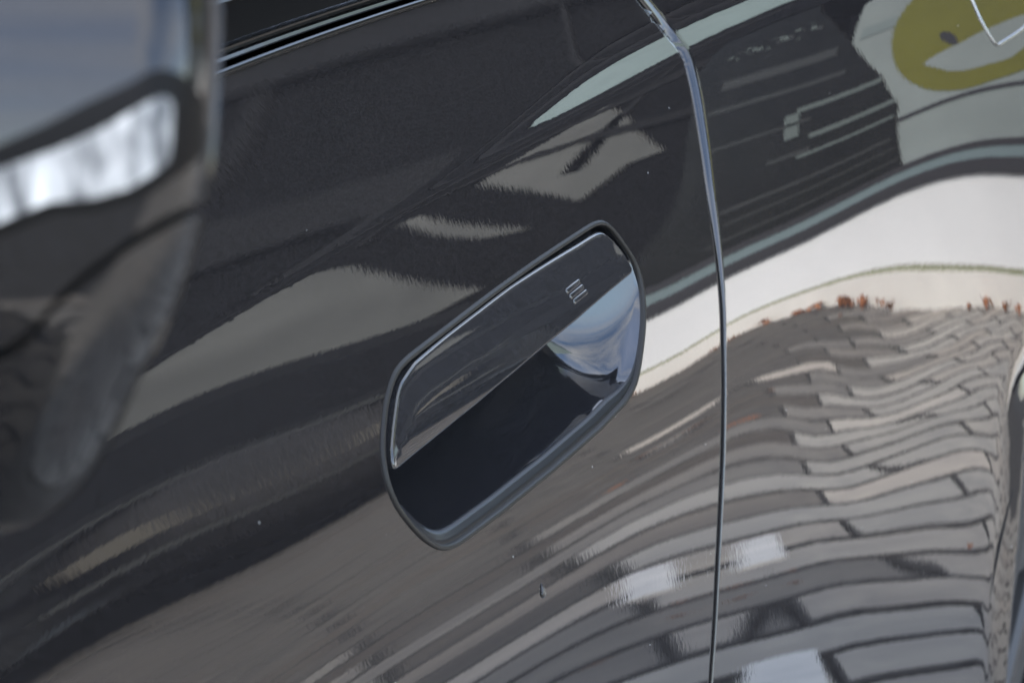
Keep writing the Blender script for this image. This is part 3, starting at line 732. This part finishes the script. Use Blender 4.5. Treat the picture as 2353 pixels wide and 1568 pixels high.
# ------------------------------------------------------------------ shop front opposite, mirrored in the rear door
YF = -3.20
shop = empty('shop_front', (2.8, YF, 0), 'shop front with white base wall, frosted window and yellow roundel, mirrored in the rear door', 'shop front')
def sbox(name, x0, x1, z0, z1, out, mat, depth=0.25, parent=None, bevel=0.0):
    return box(name, x0-2.8, x1-2.8, -depth, out, z0, z1, mat, parent or shop, bevel)
XA, XB = 2.2, 4.88
sbox('base_course', XA, XB, -0.02, 0.128, 0.018, M_cream)
sbox('olive_joint', XA, XB, 0.128, 0.150, 0.004, M_olive)
sbox('white_wall', XA, XB, 0.150, 0.532, 0.006, M_white)
sbox('window_sill', XA, XB, 0.532, 0.625, 0.030, M_frame)
sbox('metal_strip', XA, XB, 0.625, 0.700, 0.012, M_steel)
sbox('window_frame', XA, XB, 0.700, 0.750, 0.020, M_frame)
pane = sbox('window_pane', XA, 3.60, 0.750, 2.75, 0.000, M_panel, depth=0.02)
sbox('window_bar', XA, 3.31, 1.17, 1.205, 0.012, M_frame, depth=0.0)
sbox('frosted_band', XA, 3.55, 2.03, 2.11, 0.006, M_panel2, depth=0.0)
dp = [(3.36, 0.75), (3.31, 1.33), (3.40, 1.67), (3.62, 2.06), (3.97, 2.52), (4.10, 2.75), (XB, 2.75), (XB, 0.75)]
nd_ = len(dp)
mesh_obj('dark_window', [(x-2.8, 0.005, z) for x, z in dp]+[(x-2.8, -0.02, z) for x, z in dp], [tuple(range(nd_))]+[((i+1) % nd_, i, nd_+i, nd_+(i+1) % nd_) for i in range(nd_)], M_darkpane, shop, smooth=False)
for x0, x1, z0, z1, mt in [(3.39, 3.90, 1.61, 1.645, M_itemlight), (3.88, 3.99, 1.42, 1.61, M_itemlight), (3.32, 3.80, 1.37, 1.41, M_itemlight), (3.33, 3.90, 1.235, 1.26, M_itemlight), (3.80, 4.15, 1.27, 1.30, M_item), (3.36, 4.6, 1.03, 1.055, M_item), (3.36, 4.6, 0.935, 0.95, M_item),
                           (3.36, 4.7, 0.82, 0.835, M_item), (3.68, 4.6, 1.97, 2.04, M_item), (3.6, 4.7, 1.80, 1.83, M_item), (3.8, 4.7, 1.52, 1.54, M_item)]:
    sbox('shelf_rail', x0, x1, z0, z1, 0.009, mt, depth=-0.004, parent=shop)
for k in range(22):                                            # bright oddments on the shelf behind the glass
    x0 = 3.85+k*0.035+rng.uniform(-.02, .02); z0 = 2.30-0.004*k+rng.uniform(-.07, .05); s_ = rng.uniform(.010, .032)
    sbox('shelf_item', x0, x0+s_*1.5, z0, z0+s_, 0.010, M_itemlight if k % 3 else M_item, depth=-0.004)
# roundel: disc with a wide open cut and a small dark dot
RO = smooth_closed([(x-2.8, z) for x, z in [(3.35, 2.21), (3.38, 2.05), (3.37, 1.90), (3.33, 1.70), (3.26, 1.51), (3.14, 1.31), (2.97, 1.225), (2.84, 1.24), (2.60, 1.285), (2.38, 1.45), (2.28, 1.85), (2.42, 2.30), (2.80, 2.58), (3.20, 2.48)]], 80, 3)
rd = mesh_obj('roundel', [(x, 0.007, z) for x, z in RO]+[(x, 0.0005, z) for x, z in RO], [tuple(range(80))]+[((i+1) % 80, i, 80+i, 80+(i+1) % 80) for i in range(80)], M_yellow, shop, smooth=False)
mouth = [(3.20, 1.61), (3.11, 1.65), (3.01, 1.67), (2.92, 1.71), (2.72, 1.77), (2.53, 1.77), (2.45, 1.64), (2.56, 1.53), (2.64, 1.49), (2.69, 1.42), (2.80, 1.405), (2.97, 1.405), (3.06, 1.45), (3.14, 1.54)]
M2 = smooth_closed([(x-2.8, z) for x, z in mouth], 60, 1)
mesh_obj('roundel_cut', [(x, 0.0085, z) for x, z in M2]+[(x, 0.005, z) for x, z in M2], [tuple(range(60))]+[(i, (i+1) % 60, 60+(i+1) % 60, 60+i) for i in range(60)], M_panel, rd, smooth=False)
ev = [(3.08-2.8+0.03*math.cos(a)+0.045*math.sin(a), 1.745+0.078*math.sin(a)) for a in np.linspace(0, 2*math.pi, 24, endpoint=False)]
mesh_obj('roundel_dot', [(x, 0.009, z) for x, z in ev]+[(x, 0.005, z) for x, z in ev], [tuple(range(24))]+[(i, (i+1) % 24, 24+(i+1) % 24, 24+i) for i in range(24)], M_frame, rd, smooth=False)
sbox('fascia', XA, XB, 2.75, 3.75, 0.05, M_fascia, depth=1.2)
sbox('crease_reflector', XA, XB, 3.75, 5.60, 0.06, M_reflector, depth=1.2)  # added band, there to mirror as a light wedge along the shoulder crease
sbox('end_wall', XB-0.02, XB, 0.0, 2.75, 0.0, M_fascia, depth=1.2)

# dark building set back beyond the shop front, with boards added for the pale patches mirrored in the door
back = empty('dark_building', (9, -5.6, 0), 'tall dark building with added pale reflector boards set back beyond the shop front', 'building')
box('wall', 3.0-9, 26-9, -1.0, 0.0, -0.02, 7.6, M_backwall, back)
box('crease_reflector', 4.0-9, 24-9, -0.02, 0.06, 6.35, 7.6, M_reflector, back)  # the same added band, for crease sight lines passing the shop end
for z0_, h_ in ((2.55, 0.10), (3.3, 0.30), (4.35, 0.16), (5.2, 0.42)): box('beam', 3.5-9, 25-9, -0.01, 0.05, z0_, z0_+h_, M_beam, back)
for x_ in (6.3, 7.9, 9.4, 11.4, 14.0): box('post', x_-9, x_-9+0.16, -0.01, 0.03, 2.2, 6.3, M_beam, back)
def facade_trace(pts, yplane):
    p = np.array(pts, float); q = on_body(p); x, z = q[:, 0], q[:, 1]; e = 2e-3
    sx_ = (s0(x+e, z)-s0(x-e, z))/(2*e); sz_ = (s0(x, z+e)-s0(x, z-e))/(2*e)
    N = np.c_[-sx_, -np.ones(len(x)), -sz_]; N /= np.linalg.norm(N, axis=1)[:, None]
    P = np.c_[x, -s0(x, z), z]; v = P-CAM; v /= np.linalg.norm(v, axis=1)[:, None]
    R = v-2*(v*N).sum(1)[:, None]*N; t = (yplane-P[:, 1])/R[:, 1]
    Q = P+R*t[:, None]; return np.c_[Q[:, 0], Q[:, 2]+ZH]
def board(name, pts, mat, direct=False):  # added plate, outlined to give a pale patch in the door's reflection
    q = np.array(pts, float) if direct else facade_trace(pts, -5.57)
    n = len(q)
    A = np.sum(q[:, 0]*np.roll(q[:, 1], -1)-np.roll(q[:, 0], -1)*q[:, 1])
    if A > 0: q = q[::-1]
    mesh_obj(name, [(x-9, 0.03, z) for x, z in q]+[(x-9, -0.002, z) for x, z in q], [tuple(range(n))]+[((i+1) % n, i, n+i, n+(i+1) % n) for i in range(n)], mat, back, smooth=False)
board('reflector_board', [(1105, 425), (1250, 330), (1385, 248), (1450, 290), (1520, 348), (1440, 375), (1330, 462), (1220, 440)], M_pale)
board('reflector_board', [(9.85, 1.20), (10.3, 1.42), (10.9, 1.74), (11.45, 1.98), (12.4, 2.08), (12.9, 1.9), (13.0, 0.98), (11.4, 0.97), (10.6, 1.02)], M_pale, True)
board('reflector_board', [(920, 515), (960, 498), (1060, 520), (1200, 530), (1110, 548), (1000, 540)], M_pale)

# dark car parked beyond the shop front, its front towards us
far = empty('dark_parked_car', (7.2, -4.0, 0), 'dark car parked beyond the shop front, mirrored low in the door', 'car')
prof = [(-2.05, 0.22), (-2.12, 0.45), (-2.05, 0.72), (-1.2, 0.90), (-0.6, 1.30), (0.2, 1.42), (1.2, 1.38), (1.9, 1.0), (2.1, 0.8), (2.1, 0.25)]
V = []; F = []
for y, s_ in ((0.80, 0.94), (0.86, 1.0), (-0.86, 1.0), (-0.80, 0.94)):
    for x, z in prof: V.append((x*s_, y*(1-0.16*max(0, z-0.9)/0.5), (0.5+(z-0.5)*s_)*0.74))
k = len(prof)
for a in range(3):
    for j in range(k-1): F.append((a*k+j, a*k+j+1, (a+1)*k+j+1, (a+1)*k+j))
F.append(tuple(range(k))[::-1]); F.append(tuple(range(3*k, 4*k)))
mesh_obj('body', V, F, M_carfar, far, smooth=False)
for x in (-1.3, 1.35):
    for y in (0.80, -0.80):
        w2 = bpy.data.objects.new('wheel', None); w2.location = (x, y-0.1, 0.32); link(w2, far)
        lathe_y([(0.02, .2), (0, .30), (0.03, .32), (0.17, .32), (0.2, .30), (0.18, .2)], 32, M_tyre, 'tyre', w2)
box('window', -0.55, 1.3, 0.80, 0.815, 0.74, 0.94, M_glass, far)
box('side_trim', -1.9, 1.9, 0.868, 0.876, 0.30, 0.325, M_item, far)
box('side_trim', -1.9, 1.9, 0.866, 0.874, 0.62, 0.635, M_item, far)
box('plate', -1.75, -1.25, 0.866, 0.88, 0.40, 0.48, M_plate, far)

# ------------------------------------------------------------------ leaves along the wall foot
def leaf_mesh(seed):
    r2 = random.Random(seed); L = r2.uniform(.022, .042); n = 8; V = []; F = []
    for i in range(n):
        t = i/(n-1); w_ = L*0.36*math.sin(math.pi*min(1, t*1.02+0.02))**0.8+0.001; cu = L*0.35*math.sin(t*3.0+seed)
        for j in (-1, -0.5, 0, 0.5, 1): V.append((t*L-L/2, j*w_, 0.004+abs(j)**1.6*w_*0.8+cu*0.5+L*0.2))
    for i in range(n-1):
        for j in range(4): F.append((i*5+j, i*5+j+1, (i+1)*5+j+1, (i+1)*5+j))
    me = bpy.data.meshes.new('fallen_leaf'); me.from_pydata(V, [], F); me.update(); me.materials.append(M_leaf)
    me.polygons.foreach_set('use_smooth', [True]*len(me.polygons)); return me
LM = [leaf_mesh(k) for k in range(5)]
def leaf(x, y, lab, grp, k=1.0):
    o = bpy.data.objects.new('fallen_leaf', LM[int(rng.integers(5))]); o.location = (x, y, 0.002)
    o.rotation_euler = (rng.uniform(-.5, .5), rng.uniform(-.6, .6), rng.uniform(0, 6.28)); s_ = k*rng.uniform(1.1, 1.9); o.scale = (s_, s_, s_*1.2)
    link(o, None, lab, 'leaf', grp)
for cxl, n, sp, wh in ((2.71, 2, .015, 'at the right picture edge'), (2.82, 4, .015, 'in the dark tuft furthest right'), (3.01, 2, .02, 'left of the dark tuft'), (3.10, 3, .03, 'in the low strip on the right'), (3.79, 9, .06, 'in the broad middle clump'),
                       (3.92, 3, .03, 'right beside the broad clump'), (4.09, 3, .03, 'left of the broad clump'), (4.23, 4, .03, 'in the bright orange tuft'), (4.50, 3, .04, 'on the slope near the door gap'), (4.68, 2, .03, 'close by the door gap')):
    for q in range(n): leaf(cxl+rng.normal(0, sp), -3.135+abs(rng.normal(0, .02)), 'small orange-brown leaf under the mirrored white wall, '+wh, 'leaves along the foot of the white wall')
def ground_trace(pts):
    p = np.array(pts, float); q = on_body(p); x, z = q[:, 0], q[:, 1]; e = 2e-3
    sx_ = (s0(x+e, z)-s0(x-e, z))/(2*e); sz_ = (s0(x, z+e)-s0(x, z-e))/(2*e)
    N = np.c_[-sx_, -np.ones(len(x)), -sz_]; N /= np.linalg.norm(N, axis=1)[:, None]
    P = np.c_[x, -s0(x, z), z]; v = P-CAM; v /= np.linalg.norm(v, axis=1)[:, None]
    R = v-2*(v*N).sum(1)[:, None]*N; t = (-ZH-P[:, 2])/R[:, 2]; return (P+R*t[:, None])[:, :2]
LL = [((1550, 1390), 'orange leaf lying on grey paving below the white paver mirrored in the door'), ((1703, 1378), 'orange leaf below the white paver mirrored in the rear door'), ((1720, 965), 'orange leaf on the paving just right of the door gap, below the white wall'),
      ((1595, 983), 'orange leaf on the paving just left of the door gap'), ((2222, 1262), 'orange leaf at a paving joint close by the wheel arch'), ((1930, 733), 'brown leaf on the paving a little below the row along the wall'), ((1380, 1525), 'faint orange leaf on the dark paving at the bottom of the door')]
for (x, y), (_, lab) in zip(ground_trace([p for p, _ in LL]), LL):
    leaf(x, y, lab, 'loose leaves on the paving', 0.24 if x < 3.2 else 0.6)
